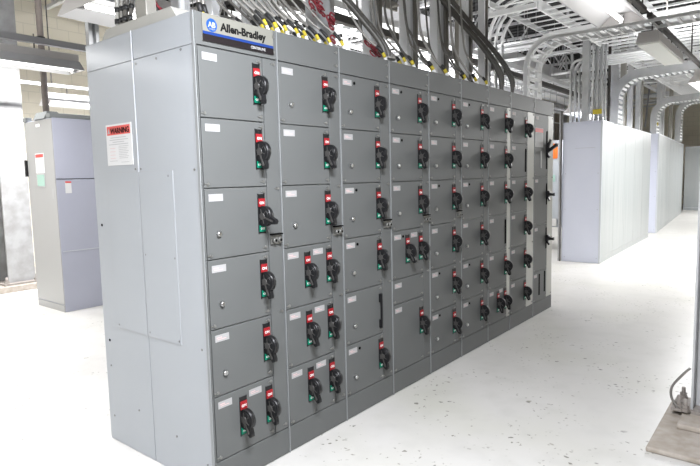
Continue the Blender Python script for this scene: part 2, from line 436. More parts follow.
    if k in (0, 1, 3, 4) or k == 2:      # small hinge block on the wireway door beside the third row
        hb = MB().box((W - 3.7) * I, (W - .7) * I, -.012, 0, 46.5 * I, 48.4 * I, 'screw')
        for q in (-2.9, -1.5): hb.tube([((W + q) * I, -.010, 47.3 * I), ((W + q) * I, -.030, 47.3 * I)], .013, 'screw', 12).tube([((W + q) * I, -.030, 47.3 * I), ((W + q) * I, -.031, 47.3 * I)], .008, 'gap', 8)
        hb.box((W - 3.7) * I, (W - .7) * I, -.024, 0, 48.4 * I, 48.7 * I, 'gap')
        hb.build('hinge_block', wd)
    if k == 0:
        # maker's sign on the top cover
        sx0, sx1, sz0, sz1 = 1.5 * I, 18.75 * I, 85.0 * I, 89.9 * I
        sg = MB().box(sx0, sx1, -.009, -.004, sz0, sz1, 'plate').build('sign_plate', root, .001)
        bb = MB().box(sx0, sx1, -.0105, -.009, sz0, sz0 + 1.25 * I, 'signblack').build('dark_band', sg)
        MB().box(sx0, sx1, -.0105, -.009, sz0 + 1.25 * I, sz0 + 1.75 * I, 'blue').build('blue_band', sg)
        MB().prism(circ(3.55 * I, 88.0 * I, 1.18 * I, 32), 1, -.0105, -.009, 'bluelight').build('round_emblem', sg)
        r = (PI / 2, 0, 0)
        text('AB', 1.30 * I, 'white', sg, (3.52 * I, -.0112, 87.62 * I), r, 'emblem_letters', align='CENTER', bold=.0012)
        text('QUALITY', .34 * I, 'white', sg, (3.55 * I, -.0112, 87.18 * I), r, 'emblem_small_letters', align='CENTER')
        text('Allen-Bradley', 2.02 * I, 'ink', sg, (5.55 * I, -.0108, 87.42 * I), r, 'sign_lettering', bold=.0017, sx=1.01)
        text('CENTERLINE', .72 * I, 'white', sg, (12.7 * I, -.0112, 85.40 * I), r, 'band_lettering', bold=.0004, sx=.93)
        # end panels on the side facing left
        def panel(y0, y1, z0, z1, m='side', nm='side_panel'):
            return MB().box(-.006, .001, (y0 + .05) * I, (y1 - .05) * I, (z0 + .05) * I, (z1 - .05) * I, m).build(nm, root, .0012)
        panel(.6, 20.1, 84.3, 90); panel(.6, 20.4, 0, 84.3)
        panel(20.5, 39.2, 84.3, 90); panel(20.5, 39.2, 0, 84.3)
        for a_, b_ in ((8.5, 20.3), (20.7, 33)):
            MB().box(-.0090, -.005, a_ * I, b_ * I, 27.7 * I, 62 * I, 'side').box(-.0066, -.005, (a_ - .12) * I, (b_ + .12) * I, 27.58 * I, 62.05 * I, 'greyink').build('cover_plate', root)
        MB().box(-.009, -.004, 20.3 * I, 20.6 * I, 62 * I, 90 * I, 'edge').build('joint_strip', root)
        MB().box(-.0085, -.001, -.1 * I, .55 * I, 0, 90 * I, 'paint').build('corner_trim', root)
        sc = MB()
        for (y, z) in ((19.2, 83.4), (12, 83.4), (4, 83.8), (1.6, 62), (10, 61), (19.6, 62.6), (19.6, 45), (19.6, 28.6), (9.2, 28.4), (9.2, 45), (32, 28.4), (21.6, 62.6), (37, 18), (26, 10), (12, 8), (2, 28), (2, 5), (37, 6)):
            s_ = get('side_screw', 'ss', lambda: MB().tube([(0, 0, 0), (-.003, 0, 0)], .006, 'screw', 8), root, (-.006, y * I, z * I))
        for y, z in ((37.0, 50.5), (36.9, 24)):
            get('side_hole', 'sh', lambda: MB().tube([(0, 0, 0), (-.002, 0, 0)], .008, 'gap', 10), root, (-.006, y * I, z * I))
        # warning sheet on the side: spans y .57-.83, z 1.62-1.835
        wl = MB().box(-.0085, -.006, .565, .825, 1.615, 1.835, 'paper').build('warning_sheet', root)
        wl['label'] = 'white warning sheet with a red heading'
        MB().box(-.0095, -.0085, .578, .812, 1.778, 1.825, 'redink').build('red_heading', wl)
        rr = (PI / 2, 0, -PI / 2)
        text('WARNING', .040, 'ink', wl, (-.0098, .775, 1.786), rr, 'heading_lettering', bold=.0012, sx=.98)
        MB().prism([(.806, 1.786), (.782, 1.786), (.794, 1.816)], 0, -.0099, -.0094, 'white').build('alert_triangle', wl)
        ln = MB()
        for q, (a, b, m_) in enumerate(((.62, .78, 'greyink'), (.60, .79, 'greyink'), (.64, .76, 'greyink'), (.60, .80, 'greyink'))):
            ln.box(-.0092, -.0084, a, b, 1.762 - q * .012, 1.765 - q * .012, m_)
        for q in range(8):
            ln.box(-.0092, -.0084, .60 + .01 * (q % 3), .70, 1.715 - q * .009, 1.717 - q * .009, 'greyink')
            if q % 2: ln.box(-.0092, -.0084, .735, .79, 1.715 - q * .009, 1.7175 - q * .009, 'pinkink')
        ln.box(-.0092, -.0084, .72, .80, 1.638, 1.640, 'greyink').box(-.0092, -.0084, .60, .68, 1.630, 1.632, 'greyink')
        ln.build('printed_lines', wl)

TOP = 90 * I
# ------------------------------------------------------------------ hood on top at the near end
mb = MB()
y0, y1 = .135, .835
mb.prism([(y0, TOP), (y1, TOP), (y1 - .055, TOP + .055), (y0 + .045, TOP + .055)], 0, .004, .40, 'hood')
hood = mb.build('top_hat_box', None, .003); tag(hood, 'warm grey low hood with sloping ends on top of the nearest section, left edge', 'conduit box')

# ------------------------------------------------------------------ ladder trays
def arc(c, r, a0, a1, n, f):
    return [f(c[0] + r * math.cos(a0 + (a1 - a0) * i / n), c[1] + r * math.sin(a0 + (a1 - a0) * i / n)) for i in range(n + 1)]
def ladder(name, path, side, w, label, m='trayw', rh=.09, rt=.022, step=.23, rr=.013, group='overhead cable trays', maxr=64, rungm=None):
    P = [Vector(p) for p in path]; sd = Vector(side).normalized()
    root = empty(name, P[0], label, 'cable tray', group)
    for s in (-1, 1):
        MB().ribbon([p - P[0] + sd * s * w / 2 for p in P], side, rt, rh, m).build('side_rail', root)
    # rungs at even arc length
    L = [0]
    for i in range(1, len(P)): L.append(L[-1] + (P[i] - P[i - 1]).length)
    n = min(maxr, int(L[-1] / step)); rung = None
    for q in range(n):
        t = (q + .5) * L[-1] / n; i = max(j for j in range(len(P) - 1) if L[j] <= t)
        f = (t - L[i]) / (L[i + 1] - L[i]); p = P[i].lerp(P[i + 1], f) - P[0]
        tt = (P[i + 1] - P[i]).normalized(); up = sd.cross(tt)
        if rung is None:
            rung = MB().box(-w / 2, w / 2, -rr, rr, -rr * .6, rr * .6, rungm or m).build('rung', root); o = rung
        else: o = cp(rung, root)
        o.rotation_euler = Matrix((sd, tt, up)).transposed().to_euler(); o.location = p + up * rh * .35
    return root

# T1 along the row above the far end
ladder('cable_tray', [(5.5, .18, 3.6), (16.5, .18, 3.6)], (0, 1, 0), .62, 'pale ladder tray running away overhead from above the far end of the long row', step=.25, rr=.02)
ladder('cable_tray', [(4.9, -.86, 3.6), (17, -.86, 3.6)], (0, 1, 0), .62, 'pale ladder tray overhead at the right edge, above the hanging aisle lights', step=.25, rr=.02)
ladder('cable_tray', [(11, -.9, 4.4), (11, 5.5, 4.4)], (1, 0, 0), .6, 'pale ladder tray crossing high above, farthest cross run before the dark roof', step=.3)
ladder('cable_tray', [(6.6, 1.35, 4.1), (22, 1.35, 4.1)], (0, 1, 0), .6, 'pale ladder tray high over the space between the long row and pale cabinets', step=.32)
# C1 drops on to the far section
x = 4.45
ladder('curved_cable_tray', [(x, .16, TOP), (x, .16, 2.55)] + arc((-.12, 2.62), .28, 0, PI / 2, 8, lambda a, b: (x, a, b)) + [(x, -.12 - .5, 2.9), (x, -2.6, 2.9)], (1, 0, 0), .30,
       'pale ladder tray curving down onto the far end of the long row', rh=.032, rt=.015, step=.10, rr=.010)
ladder('curved_cable_tray', [(6.3, .85, 2.3), (6.3, .85, 2.95)] + arc((.45, 2.95), .40, 0, PI / 2, 8, lambda a, b: (6.3, a, b)) + [(6.3, -.5, 3.35), (6.3, -2.6, 3.35)], (1, 0, 0), .45,
       'pale wide-bend ladder tray hanging in the gap beyond the far end of the row', rh=.09, step=.14)
# C2 / C3 drop on the pale cabinets: inner side closed by close slats
def slat_tray(x, w, ya, zb, zt, rad, label, m='galv'):
    path = [(x, ya, zb), (x, ya, zt - rad)] + arc((ya - rad, zt - rad), rad, 0, PI / 2, 10, lambda a, b: (x, a, b)) + [(x, ya - rad - .6, zt + .02), (x, -4.5, zt + .03)]
    return ladder('curved_cable_tray', path, (1, 0, 0), w, label, m=m, rh=.14, rt=.03, step=.085, rr=.02, rungm='trayw', maxr=70)
slat_tray(9.15, .34, .43, 2.345, 3.16, .42, 'grey deep-sided tray bending down onto the first pale cabinet')
slat_tray(13.95, .40, .70, 2.40, 3.20, .40, 'grey deep-sided tray bending down onto the second row of pale cabinets')
slat_tray(18.0, .40, .80, 2.40, 3.55, .40, 'grey deep-sided tray bending down onto the far pale cabinets, behind the second bend')
# above the main row
tag(MB().box(5.46, 5.52, .5, 1.25, 3.57, 3.63, 'trayw').box(5.47, 5.50, 1.2, 1.23, 3.63, 5.36, 'strut').build('tray_support'), 'white support bar at the near end of the ladder tray beyond the row', 'strut')
ladder('cable_tray', [(-.2, .98, 3.3), (3.5, .98, 3.3)], (0, 1, 0), .55, 'dull ladder tray along the back of the long row, feeding the fanned cables', m='galvdark', step=.25)
ladder('curved_cable_tray', [(4.0, .75, 2.29), (4.0, .75, 3.3)] + arc((.75 - .5, 3.3), .5, 0, PI / 2, 8, lambda a, b: (4.0, a, b)), (1, 0, 0), .2,
       'dull narrow ladder riser standing on the seventh and eighth sections', m='galvdark', rh=.06, step=.07, rr=.014)

# ------------------------------------------------------------------ risers standing on the row
ris = [(.075, .5, .06, .10, 'galvdark', 4.2, 'square dull post rising behind the low hood'),
       (.285, .5, .07, .08, 'galv', 4.2, 'square grey riser behind the left end of the sign'),
       (.495, .5, .055, .07, 'galvpale', 4.2, 'slim pale riser behind the round emblem'),
       (.92, .5, .085, .10, 'galvpale', 4.2, 'pale riser left of the fanned cables on the second section'),
       (1.40, .5, .13, .12, 'galv', 4.2, 'broad grey riser among the yellow-banded cables'),
       (1.65, .62, .07, .07, 'galvpale', 4.2, 'slim round-cornered riser right of the red wire bunch')]
for (x, y, w, d, m, h, lb) in ris:
    tag(MB().box(x - w / 2, x + w / 2, y - d / 2, y + d / 2, TOP, h, m).build('square_riser', None, .004), lb, 'riser', 'square risers on the row')
def channel(x, y, w, d, h, lb):  # one galvanised channel, its lit and shaded faces given separate colours
    root = empty('channel_riser', (x, y, TOP), lb, 'riser', 'channel risers on the row')
    MB().box(-w / 2, -w / 2 + w * .33, -d / 2, d / 2, 0, h, 'galvpale').build('lit_flange', root, .003)
    MB().box(-w / 2 + w * .33, w / 2 - w * .28, -d / 2 + .02, d / 2 - .01, 0, h, 'galv').build('web', root, .002)
    MB().box(w / 2 - w * .28, w / 2, -d / 2, d / 2, 0, h, 'riserdark').build('shaded_flange', root, .003)
channel(2.035, .5, .165, .08, 2.2, 'channel riser behind the third section, pale left flange')
channel(2.555, .5, .175, .08, 2.2, 'channel riser behind the fourth section, beside the fat conduit')
channel(3.075, .5, .21, .08, 2.2, 'channel riser behind the fifth section')
channel(3.60, .5, .145, .08, 2.2, 'channel riser behind the sixth section')
channel(3.985, .5, .10, .07, 2.2, 'channel riser behind the seventh section, slimmest of the channel risers')
# paired perforated strut behind the sign
for x, lb in ((.745, 'left one of two perforated struts behind the sign lettering'), (.80, 'right one of two perforated struts behind the sign lettering')):
    m_ = MB().box(x - .019, x + .019, .48, .52, TOP, 4.2, 'galvpale')
    for q in range(20): m_.box(x - .007, x + .007, .478, .480, TOP + .03 + q * .09, TOP + .07 + q * .09, 'gap')
    tag(m_.build('perforated_strut'), lb, 'strut', 'perforated struts')

# ------------------------------------------------------------------ conduits and cables on the row
def smooth(pts, n=6):
    P = [Vector(p) for p in pts]; P = [P[0] * 2 - P[1]] + P + [P[-1] * 2 - P[-2]]; out = []
    for i in range(1, len(P) - 2):
        a, b, c, d = P[i - 1:i + 3]
        for k in range(n):
            t = k / n
            out.append(.5 * ((2 * b) + (c - a) * t + (2 * a - 5 * b + 4 * c - d) * t * t + (3 * b - a - 3 * c + d) * t ** 3))
    return out + [P[-2]]
def cable(base, pts, r, label, group, m='cable', bands=True, fit=True, ym='yellow'):
    root = empty('armoured_cable', base, label, 'cable', group)
    B = Vector(base); path = smooth([Vector(p) - B for p in [base] + pts])
    MB().tube(path, r, m, 8).build('cable_sheath', root)
    if fit:
        MB().tube([(0, 0, 0), path[1] * .6], r * 1.5, 'steel', 8).build('gland', root)
    if bands:
        def seg(i, j): return [path[k] for k in range(i, j + 1)]
        s2 = 1.35
        MB().tube(seg(3, 5), r * s2, ym, 8).build('colour_band', root)
        MB().tube(seg(5, 8), r * s2, 'tape', 8).build('black_band', root)
        MB().tube([path[1], path[3]], r * s2, 'whitewire', 8).build('white_band', root)
    return root
def inches(sec, x): return (XS[sec - 1] + x) * I
def fan(x0, x1, n, dx, group, lb, y0=.07, y1=.24, m=None, zt=3.25, r=.0075, back=.30, hh=1.0, mm=('cable', 'cablelight', 'cablelight')):
    for i in range(n):
        t = (i + .5) / n; x = x0 + (x1 - x0) * t + R.uniform(-.01, .01); y = y0 + (y1 - y0) * ((i * 5) % 3) / 2 + R.uniform(-.01, .01)
        k = R.uniform(.85, 1.15)
        cable((x, y, TOP), [(x - .03 * k, y + .03, TOP + .09), (x - dx * .45 * k, y + back * .42, TOP + .20 * hh), (x - dx * .85, y + back * .80, TOP + .40 * k * hh), (x - dx, y + back, TOP + .62 * hh), (x - dx - .02, y + back + .03, zt)],
              r * R.uniform(.85, 1.15), lb, group, m=m or R.choice(mm))
fan(inches(2, .5), inches(2, 12), 11, .20, 'fanned cables on the second section', 'yellow-banded grey cable in the fan landing on the second section')
fan(inches(2, 12.6), inches(3, 6.5), 10, .22, 'fanned cables between the second and third sections', 'yellow-banded grey cable in the fan across the second and third section tops')
fan(inches(4, 12), inches(4, 19), 4, .10, 'cables landing on the fourth section', 'yellow-banded grey cable landing near the right of the fourth section', r=.009, mm=('cable', 'cabledark', 'cablelight'), back=.20, hh=.72)
fan(inches(5, 8), inches(5, 19), 4, .11, 'cables landing on the fifth section', 'yellow-banded grey cable landing near the right of the fifth section', r=.0095, mm=('cable', 'cabledark', 'cablelight'), back=.20, hh=.72)
fan(inches(6, 10), inches(6, 19.6), 4, .11, 'cables landing on the sixth section', 'yellow-banded grey cable landing near the right of the sixth section', r=.010, mm=('cable', 'cabledark', 'cablelight'), back=.20, hh=.72)
fan(inches(7, 6), inches(7, 13), 2, .11, 'cables landing on the seventh section', 'yellow-banded grey cable landing on the seventh section', r=.010, mm=('cable', 'cabledark', 'cablelight'), back=.20, hh=.72)
fan(inches(1, 8.4), inches(1, 11.4), 2, .10, 'cables rising behind the sign', 'yellow-banded cable rising steeply behind the maker sign', y0=.20, y1=.2, r=.012, back=.1)
fan(inches(4, 3), inches(4, 4.4), 1, .2, 'single cables on the fourth section', 'lone yellow-banded cable at the left of the fourth section', r=.009)
# fat arcs landing on the eighth section
for i, (xb, dx) in enumerate(((inches(8, 3), .95), (inches(8, 5.5), 1.0), (inches(8, 13), 1.05), (inches(8, 16), 1.1))):
    cable((xb, .12 + .05 * (i % 2), TOP), [(xb - .02, .14, TOP + .18), (xb - .12, .25, TOP + .42), (xb - .40, .42, TOP + .72), (xb - .8, .5, TOP + 1.0), (xb - dx, .52, TOP + 1.5)], .022 if i < 2 else .016,
          'thick dark cable sweeping down in an arc onto the eighth section', 'thick cables on the eighth section', m='cabledark', bands=False)
# fat twin conduit with fitting on the fourth section
xb = inches(4, 6.5)
for s in (-.022, .022):
    cable((xb + s, .12, TOP + .02), [(xb + s - .02, .14, TOP + .14), (xb + s - .12, .24, TOP + .32), (xb + s - .38, .42, TOP + .66), (xb + s - .62, .6, TOP + 1.1)], .020,
          'thick dark cable of the pair rising from the steel fitting on the fourth section', 'paired thick cables on the fourth section', m='cabledark', bands=False, fit=False)
tag(MB().tube([(xb, .12, TOP), (xb, .12, TOP + .045)], .048, 'steel', 16).tube([(xb, .12, TOP + .045), (xb, .12, TOP + .06)], .055, 'cablelight', 16).build('conduit_fitting'), 'round steel fitting on the fourth section top under two thick cables', 'fitting')
# red wire bunch
rw = MB()
for i in range(14):
    c = Vector((1.17 + R.uniform(-.05, .20), .30 + R.uniform(-.04, .04), 0)); c.z = 2.60 - (c.x - 1.17) * .8 + R.uniform(-.06, .07)
    p = [c + Vector((.020 * math.cos(a), .01 * math.sin(a), .022 * math.sin(a) - .004 * a)) for a in [k * PI / 5 for k in range(14)]]
    rw.tube(smooth(p, 4), .0055, 'redwire', 6)
tag(rw.build('red_wire_bundle'), 'tangled dark red wire loops hanging in the fanned cables', 'wire bundle')
rw = MB()
for i in range(6):
    c = Vector((1.62 + R.uniform(-.04, .10), .22, 2.42 + R.uniform(-.04, .04)))
    rw.tube(smooth([c + Vector((.025 * math.cos(a), .02 * math.sin(a), .025 * math.sin(a))) for a in [k * PI / 5 for k in range(12)]], 4), .005, 'redwire', 6)
tag(rw.build('red_wire_bundle'), 'smaller dark red wire bunch low over the third section', 'wire bundle')

# conduits out of the hood
def conduit(pts, r, label, group=None, m='galv', couple=(), name='conduit', n=10, hang=False):
    root = empty(name, pts[0], label, 'conduit', group); B = Vector(pts[0])
    MB().tube([Vector(p) - B for p in pts], r, m, n).build('pipe', root)
    for z in couple:
        d = (Vector(pts[1]) - B).normalized()
        MB().tube([d * (z - .012), d * (z + .012)], r * 1.35, 'tape', n).build('coupling', root)
    if hang:
        for t in (.08, .5, .92):
            q = (Vector(pts[-1]) - B) * t; MB().tube([q, (q.x, q.y, 5.36 - B.z)], .007, 'strut', 5).build('hanger_rod', root)
    return root
for i, (y, r_, m_) in enumerate(((.70, .012, 'hood'), (.665, .010, 'cablelight'), (.63, .013, 'cabledark'), (.585, .010, 'cabledark'))):
    conduit([(.03, y, TOP + .054), (.035 + .01 * i, y, TOP + .25), (.10, y - .01, 3.4)], r_, 'thin conduit with black couplings rising from the hood', 'thin conduits on the hood', m_, (.03, .09, .17))
conduit([(.14, .285, TOP + .054), (.14, .285, 4.2)], .019, 'shiny round conduit rising from the near end of the hood', m='galvpale')
bw = MB()
for s in range(3): bw.tube(smooth([(.16 + s * .012, .49, TOP + .055), (.17, .46, TOP + .09 + .01 * s), (.13, .50, TOP + .17), (.10, .52, TOP + .4)]), .008, 'redwire' if s else 'tape', 6)
tag(bw.build('red_brown_cable'), 'short red and black cables curling above the hood', 'cable')

# ------------------------------------------------------------------ cabinet at the left back
lx, ly = 1.335, 4.57
root = empty('grey_cabinet', (lx, ly, 0), 'free-standing grey cabinet in the left background with a green window and warning sheet', 'electrical cabinet')
MB().box(.004, 2.4, .004, .76, 0, 2.285, 'lcab').build('body', root, .003)
lf = MB().box(-.004, .004, .01, .75, .09, 2.275, 'ldoor').build('door', root, .002)
MB().box(-.004, .004, .01, .75, 0, .08, 'ldoor').build('base_cover', root)
MB().box(-.02, 2.42, -.004, .10, 2.285, 2.335, 'rail').build('lifting_channel', root, .003)
MB().box(-.01, .06, .68, .78, 2.285, 2.335, 'rail').build('lifting_channel', root, .003)
MB().prism([(-.02, 2.285), (.25, 2.285), (.13, 2.37), (.02, 2.37)], 1, .15, .45, 'rail').build('conduit_hub', root)
w = MB().box(-.007, -.004, .27, .50, 1.655, 1.89, 'paper').box(-.008, -.007, .28, .49, 1.84, 1.88, 'redink')
for q in range(7): w.box(-.008, -.007, .30, .47, 1.68 + q * .02, 1.684 + q * .02, 'greyink')
w.build('warning_label', lf)
MB().box(-.010, -.004, .265, .49, 1.485, 1.65, 'white').box(-.012, -.010, .28, .475, 1.50, 1.635, 'glass').build('meter_window', lf)
MB().box(-.007, -.004, .06, .11, 1.35, 1.47, 'white').build('tag_strip', lf)
MB().box(-.007, -.004, .32, .42, 2.20, 2.235, 'whitewire').build('small_tag', lf)
MB().box(-.03, -.004, .735, .77, 1.62, 1.82, 'black').build('latch', lf)
w = MB().box(.10, .17, -.002, .004, 1.41, 1.55, 'paper').box(.10, .17, -.003, -.002, 1.53, 1.55, 'redink'); w.build('notice', root)
MB().box(.004, 2.4, -.0005, .004, 1.576, 1.582, 'gap').build('seam', root)
MB().box(.02, .5, -.0015, .004, .72, .73, 'edge').build('seam_trim', root)

# pipe on it
conduit([(lx + .075, ly + .3, 2.33), (lx + .075, ly + .3, 5.35)], .036, 'dark vertical pipe rising from the hub of the left background cabinet', m='brown', couple=(.9,), n=14)

# left column on pedestal
root = empty('steel_column', (1.63, 6.62, 0), 'mottled grey steel column with dirty base plate at the left edge', 'column')
MB().box(-.16, .20, 0, .03, .12, 5.35, 'column').box(-.16, .20, .32, .35, .12, 5.35, 'column').box(0, .02, .03, .32, .12, 5.35, 'column').build('shaft', root)
MB().box(-.24, .26, -.08, .42, .09, .12, 'rusty').build('base_plate', root)
MB().box(-.45, .32, -.12, .5, 0, .09, 'padc').build('pedestal', root, .01)
for bx, by in ((-.2, -.04), (.2, -.04), (-.2, .38), (.2, .38)):
    get('anchor_bolt', 'ab', lambda: MB().tube([(0, 0, 0), (0, 0, .09)], .018, 'rusty', 8).tube([(0, 0, 0), (0, 0, .035)], .035, 'rusty', 6, smooth=False), root, (bx, by, .12))
root = empty('brown_post', (1.28, 6.9, 0), 'dark brown steel post beside the mottled column at the left edge', 'column')
MB().box(-.14, .10, -.06, .1, .09, 5.35, 'brown').build('shaft', root); MB().box(.12, .135, -.09, .1, .09, 5.35, 'concrete').build('edge_angle', root)
tag(MB().box(-1.4, 1.05, 7.3, 7.7, 0, 1.9, 'brown').box(-1.45, 1.1, 7.25, 7.75, 1.9, 1.95, 'rail').box(-.2, -.19, 7.29, 7.3, .1, 1.8, 'gap').build('dark_enclosure', None, .005), 'dark enclosure half hidden behind the posts at the left edge', 'enclosure')
# galvanised strut post behind the row at left
xg, yg = .57, 2.0
m_ = MB().box(xg - .04, xg - .015, yg, yg + .05, 0, 4.5, 'galv').box(xg + .015, xg + .04, yg, yg + .05, 0, 4.5, 'galv').box(xg - .04, xg + .04, yg + .045, yg + .05, 0, 4.5, 'galvpale')
tag(m_.build('strut_post'), 'galvanised channel post just behind the near left top corner of the row', 'strut')

# ------------------------------------------------------------------ suspended struts and light fixtures
def fixture(x0, x1, yc, z, w, label, lit='tube', group='fluorescent fixtures', endm='fixturegrey', ntube=1, skew=0):
    root = empty('light_fixture', ((x0 + x1) / 2, yc, z), label, 'light fixture', group)
    L = (x1 - x0) / 2; h = .10
    # reflector: hollow trapezoid open below
    poly = [(-w / 2, 0), (-w * .22, h), (w * .22, h), (w / 2, 0), (w / 2 - .012, 0), (w * .21, h - .012), (-w * .21, h - .012), (-w / 2 + .012, 0)]
    MB().prism(poly, 0, -L, L, 'fixture').build('reflector', root)
    MB().box(-L, L, -.07, .07, h, h + .07, endm).build('ballast_housing', root, .004)
    for s in (-1, 1):
        MB().prism([(-w / 2, 0), (-w * .22, h), (w * .22, h), (w / 2, 0)], 0, s * L - .004, s * L + .004, endm).build('end_cap', root)
    for q in range(ntube):
        yy = (q - (ntube - 1) / 2) * w * .42
        t = MB().tube([(-L + .04, yy, .028), (L - .04, yy, .028)], .019, lit, 12).build('fluorescent_tube', root)
        MB().box(-L + .0, -L + .045, yy - .015, yy + .015, .0, .07, 'white').build('lamp_holder', root)
        MB().box(L - .045, L, yy - .015, yy + .015, .0, .07, 'white').build('lamp_holder', root)
    for s in (-.7, .7): MB().tube([(s * L, 0, h + .07), (s * L, 0, h + .22)], .006, 'strutdark', 6).build('hanger_rod', root)
    return root
def strut(p0, p1, label, m='strut', w=.042, h=.05, rods=(), ztop=5.36, group='suspended struts'):
    P0 = Vector(p0); P1 = Vector(p1); root = empty('suspended_strut', p0, label, 'strut', group)
    d = P1 - P0; side = Vector((-d.y, d.x, 0)).normalized()
    MB().ribbon([(0, 0, 0), d], side, w, h, m).build('channel', root)
    for t in rods: MB().tube([d * t, d * t + Vector((0, 0, ztop - P0.z))], .008, 'strutdark', 6).build('threaded_rod', root)
    return root
# aisle row (right)
fixture(2.0, 3.62, -.93, 2.75, .38, 'large lit fluorescent fixture nearest in the right aisle, cut by the top edge')
root = empty('light_fixture', (4.95, -1.0, 2.70), 'second hanging fixture in the right aisle, unlit with a plain white underside', 'light fixture', 'fluorescent fixtures')
MB().prism([(-.10, 0), (-.08, .10), (.08, .10), (.10, 0)], 0, -.68, .68, 'fixturegrey').build('housing', root, .004)
MB().box(-.66, .66, -.09, .09, -.015, 0, 'lens').build('diffuser', root, .004)
for s_ in (-.5, .5): MB().tube([(s_, 0, .10), (s_, 0, .24)], .006, 'strutdark', 6).build('hanger_rod', root)
fixture(7.5, 9.3, -1.02, 2.72, .30, 'third hanging fixture in the right aisle, beside the curved trays', ntube=2)
fixture(9.9, 11.7, -1.2, 2.72, .30, 'fourth and farthest hanging fixture in the right aisle, glaring at the right edge', ntube=2)
strut((1.2, -1.0, 2.95), (4.1, -1.0, 2.95), 'dark strut carrying the nearest right aisle fixture', 'strutdark', rods=(.5, .97), h=.04)
strut((4.2, -1.02, 2.93), (12.5, -1.02, 2.93), 'dark strut carrying the farther right aisle fixtures', 'strutdark', rods=(.1, .3, .6), h=.04)
# back row (left)
fixture(-1.4, 1.25, 3.72, 2.66, .34, 'lit fixture at the left edge hung in front of the cream wall')
strut((-3, 3.72, 2.92), (3.0, 3.72, 2.92), 'grey strut above the left edge fixture', 'strut', w=.06, h=.06, rods=(.3, .85))
fixture(.24, 1.75, 1.56, 2.66, .56, 'large white-bellied fixture at the top left, behind the near end of the row')
fixture(2.15, 4.3, 6.6, 2.70, .46, 'distant lit fixture over the left background cabinet', ntube=2)
strut((-3, 6.2, 2.92), (5.0, 6.2, 2.92), 'thin grey strut close to the cream wall', 'strut', w=.04, h=.04, rods=(.635,))
fixture(8.6, 10.4, 1.02, 2.56, .34, 'glaring fixture just behind the near end of the pale cabinets', ntube=2)
fixture(13.2, 15.0, 1.9, 2.8, .34, 'lit fixture farther back behind the pale cabinets', ntube=2)
for (x, y) in ((4.0, 3.3), (7.2, 3.3), (6.0, 5.5), (10.4, 4.2), (10.0, 6.5), (13.5, 6.0)):
    fixture(x, x + 1.8, y, 3.1, .4, 'lit fixture glimpsed between the channel risers behind the long row', ntube=2, group='fixtures behind the row')
strut((2.0, 2.2, 3.40), (14, 2.2, 3.40), 'black strut seen crossing behind the channel risers', 'strutdark', w=.08, h=.09)

# ------------------------------------------------------------------ pale cabinets at right
def pale_unit(x0, x1, y0, y1, h, label, grp, first=False, rz=0):
    root = empty('pale_cabinet', (x0, y0, 0), label, 'electrical cabinet', grp); root.rotation_euler = (0, 0, rz)
    L = x1 - x0; D = y1 - y0
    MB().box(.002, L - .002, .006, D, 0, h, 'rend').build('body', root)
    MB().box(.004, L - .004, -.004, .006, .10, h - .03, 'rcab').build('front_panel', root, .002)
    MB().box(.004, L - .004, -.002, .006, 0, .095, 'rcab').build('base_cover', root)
    MB().box(0, L, -.008, .01, h - .028, h, 'edge').build('top_trim', root)
    if first:
        MB().box(-.005, .002, .02, D - .02, .01, h - .05, 'rend').build('end_panel', root, .002)
        MB().box(-.010, .004, -.008, .022, 0, h, 'edge').build('corner_trim', root)
        MB().box(-.0065, -.005, .10, .42, h - .44, h - .436, 'greyink').build('scratch', root)
        for yy in (.05, D - .05):
            for zz in (.08, .9, 1.5): get('side_screw', 'ss', lambda: MB(), root, (-.005, yy, zz))
    return root
xe = [8.17, 9.08, 9.98, 10.89, 11.79, 12.70]
for i in range(5):
    pale_unit(xe[i], xe[i + 1], .40 + i * .029, 1.02 + i * .029, 2.36, 'nearest unit of the first pale cabinet row, showing its blue-grey end' if i == 0 else 'plain pale unit in the first pale cabinet row, behind its end unit',
              'pale cabinets in the first row', i == 0, .032)
xe = [13.66 + i * .945 for i in range(9)]
for i in range(8):
    pale_unit(xe[i], xe[i + 1], .555 + i * .071, 1.175 + i * .071, 2.41, 'nearest unit of the second pale cabinet row, narrow blue-grey end visible' if i == 0 else 'plain pale unit in the second pale cabinet row, beyond its end unit',
              'pale cabinets in the second row', i == 0, .075)
# cross row closing the aisle
for i in range(6):
    y = 1.3 - i * .92
    root = empty('pale_cabinet', (22.9, y - .92, 0), 'pale cabinet in the row closing the far end of the right aisle', 'electrical cabinet', 'pale cabinets across the aisle end')
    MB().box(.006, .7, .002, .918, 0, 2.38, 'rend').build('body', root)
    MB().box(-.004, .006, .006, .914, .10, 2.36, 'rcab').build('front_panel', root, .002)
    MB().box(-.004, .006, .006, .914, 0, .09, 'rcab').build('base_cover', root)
# vertical edge just left of the first row
tag(MB().box(8.12, 8.135, 1.03, 1.05, 0, 2.55, 'strutdark').box(8.135, 8.15, 1.03, 1.08, 0, 2.55, 'strut').build('corner_angle'), 'slim dark upright angle beside the blue-grey end of the pale row', 'strut')
# enclosure beyond
root = empty('pale_enclosure', (9.5, 1.6, 0), 'pale enclosure with an orange notice seen between the two rows', 'electrical cabinet')
MB().box(0, .5, -.12, .8, .45, 2.15, 'side').build('body', root, .01)
MB().box(.1, .4, .3, .7, 0, .45, 'rail').build('plinth', root)
MB().box(-.02, 0, -.0, .06, 1.35, 1.48, 'glass').build('window', root)
MB().box(-.05, 0, -.05, .05, .48, .62, 'steel').build('latch', root)
tag(MB().box(9.488, 9.498, 1.56, 1.66, 1.80, 2.09, 'orange').build('orange_notice'), 'orange notice on the pale enclosure just beyond the far end of the long row', 'notice')
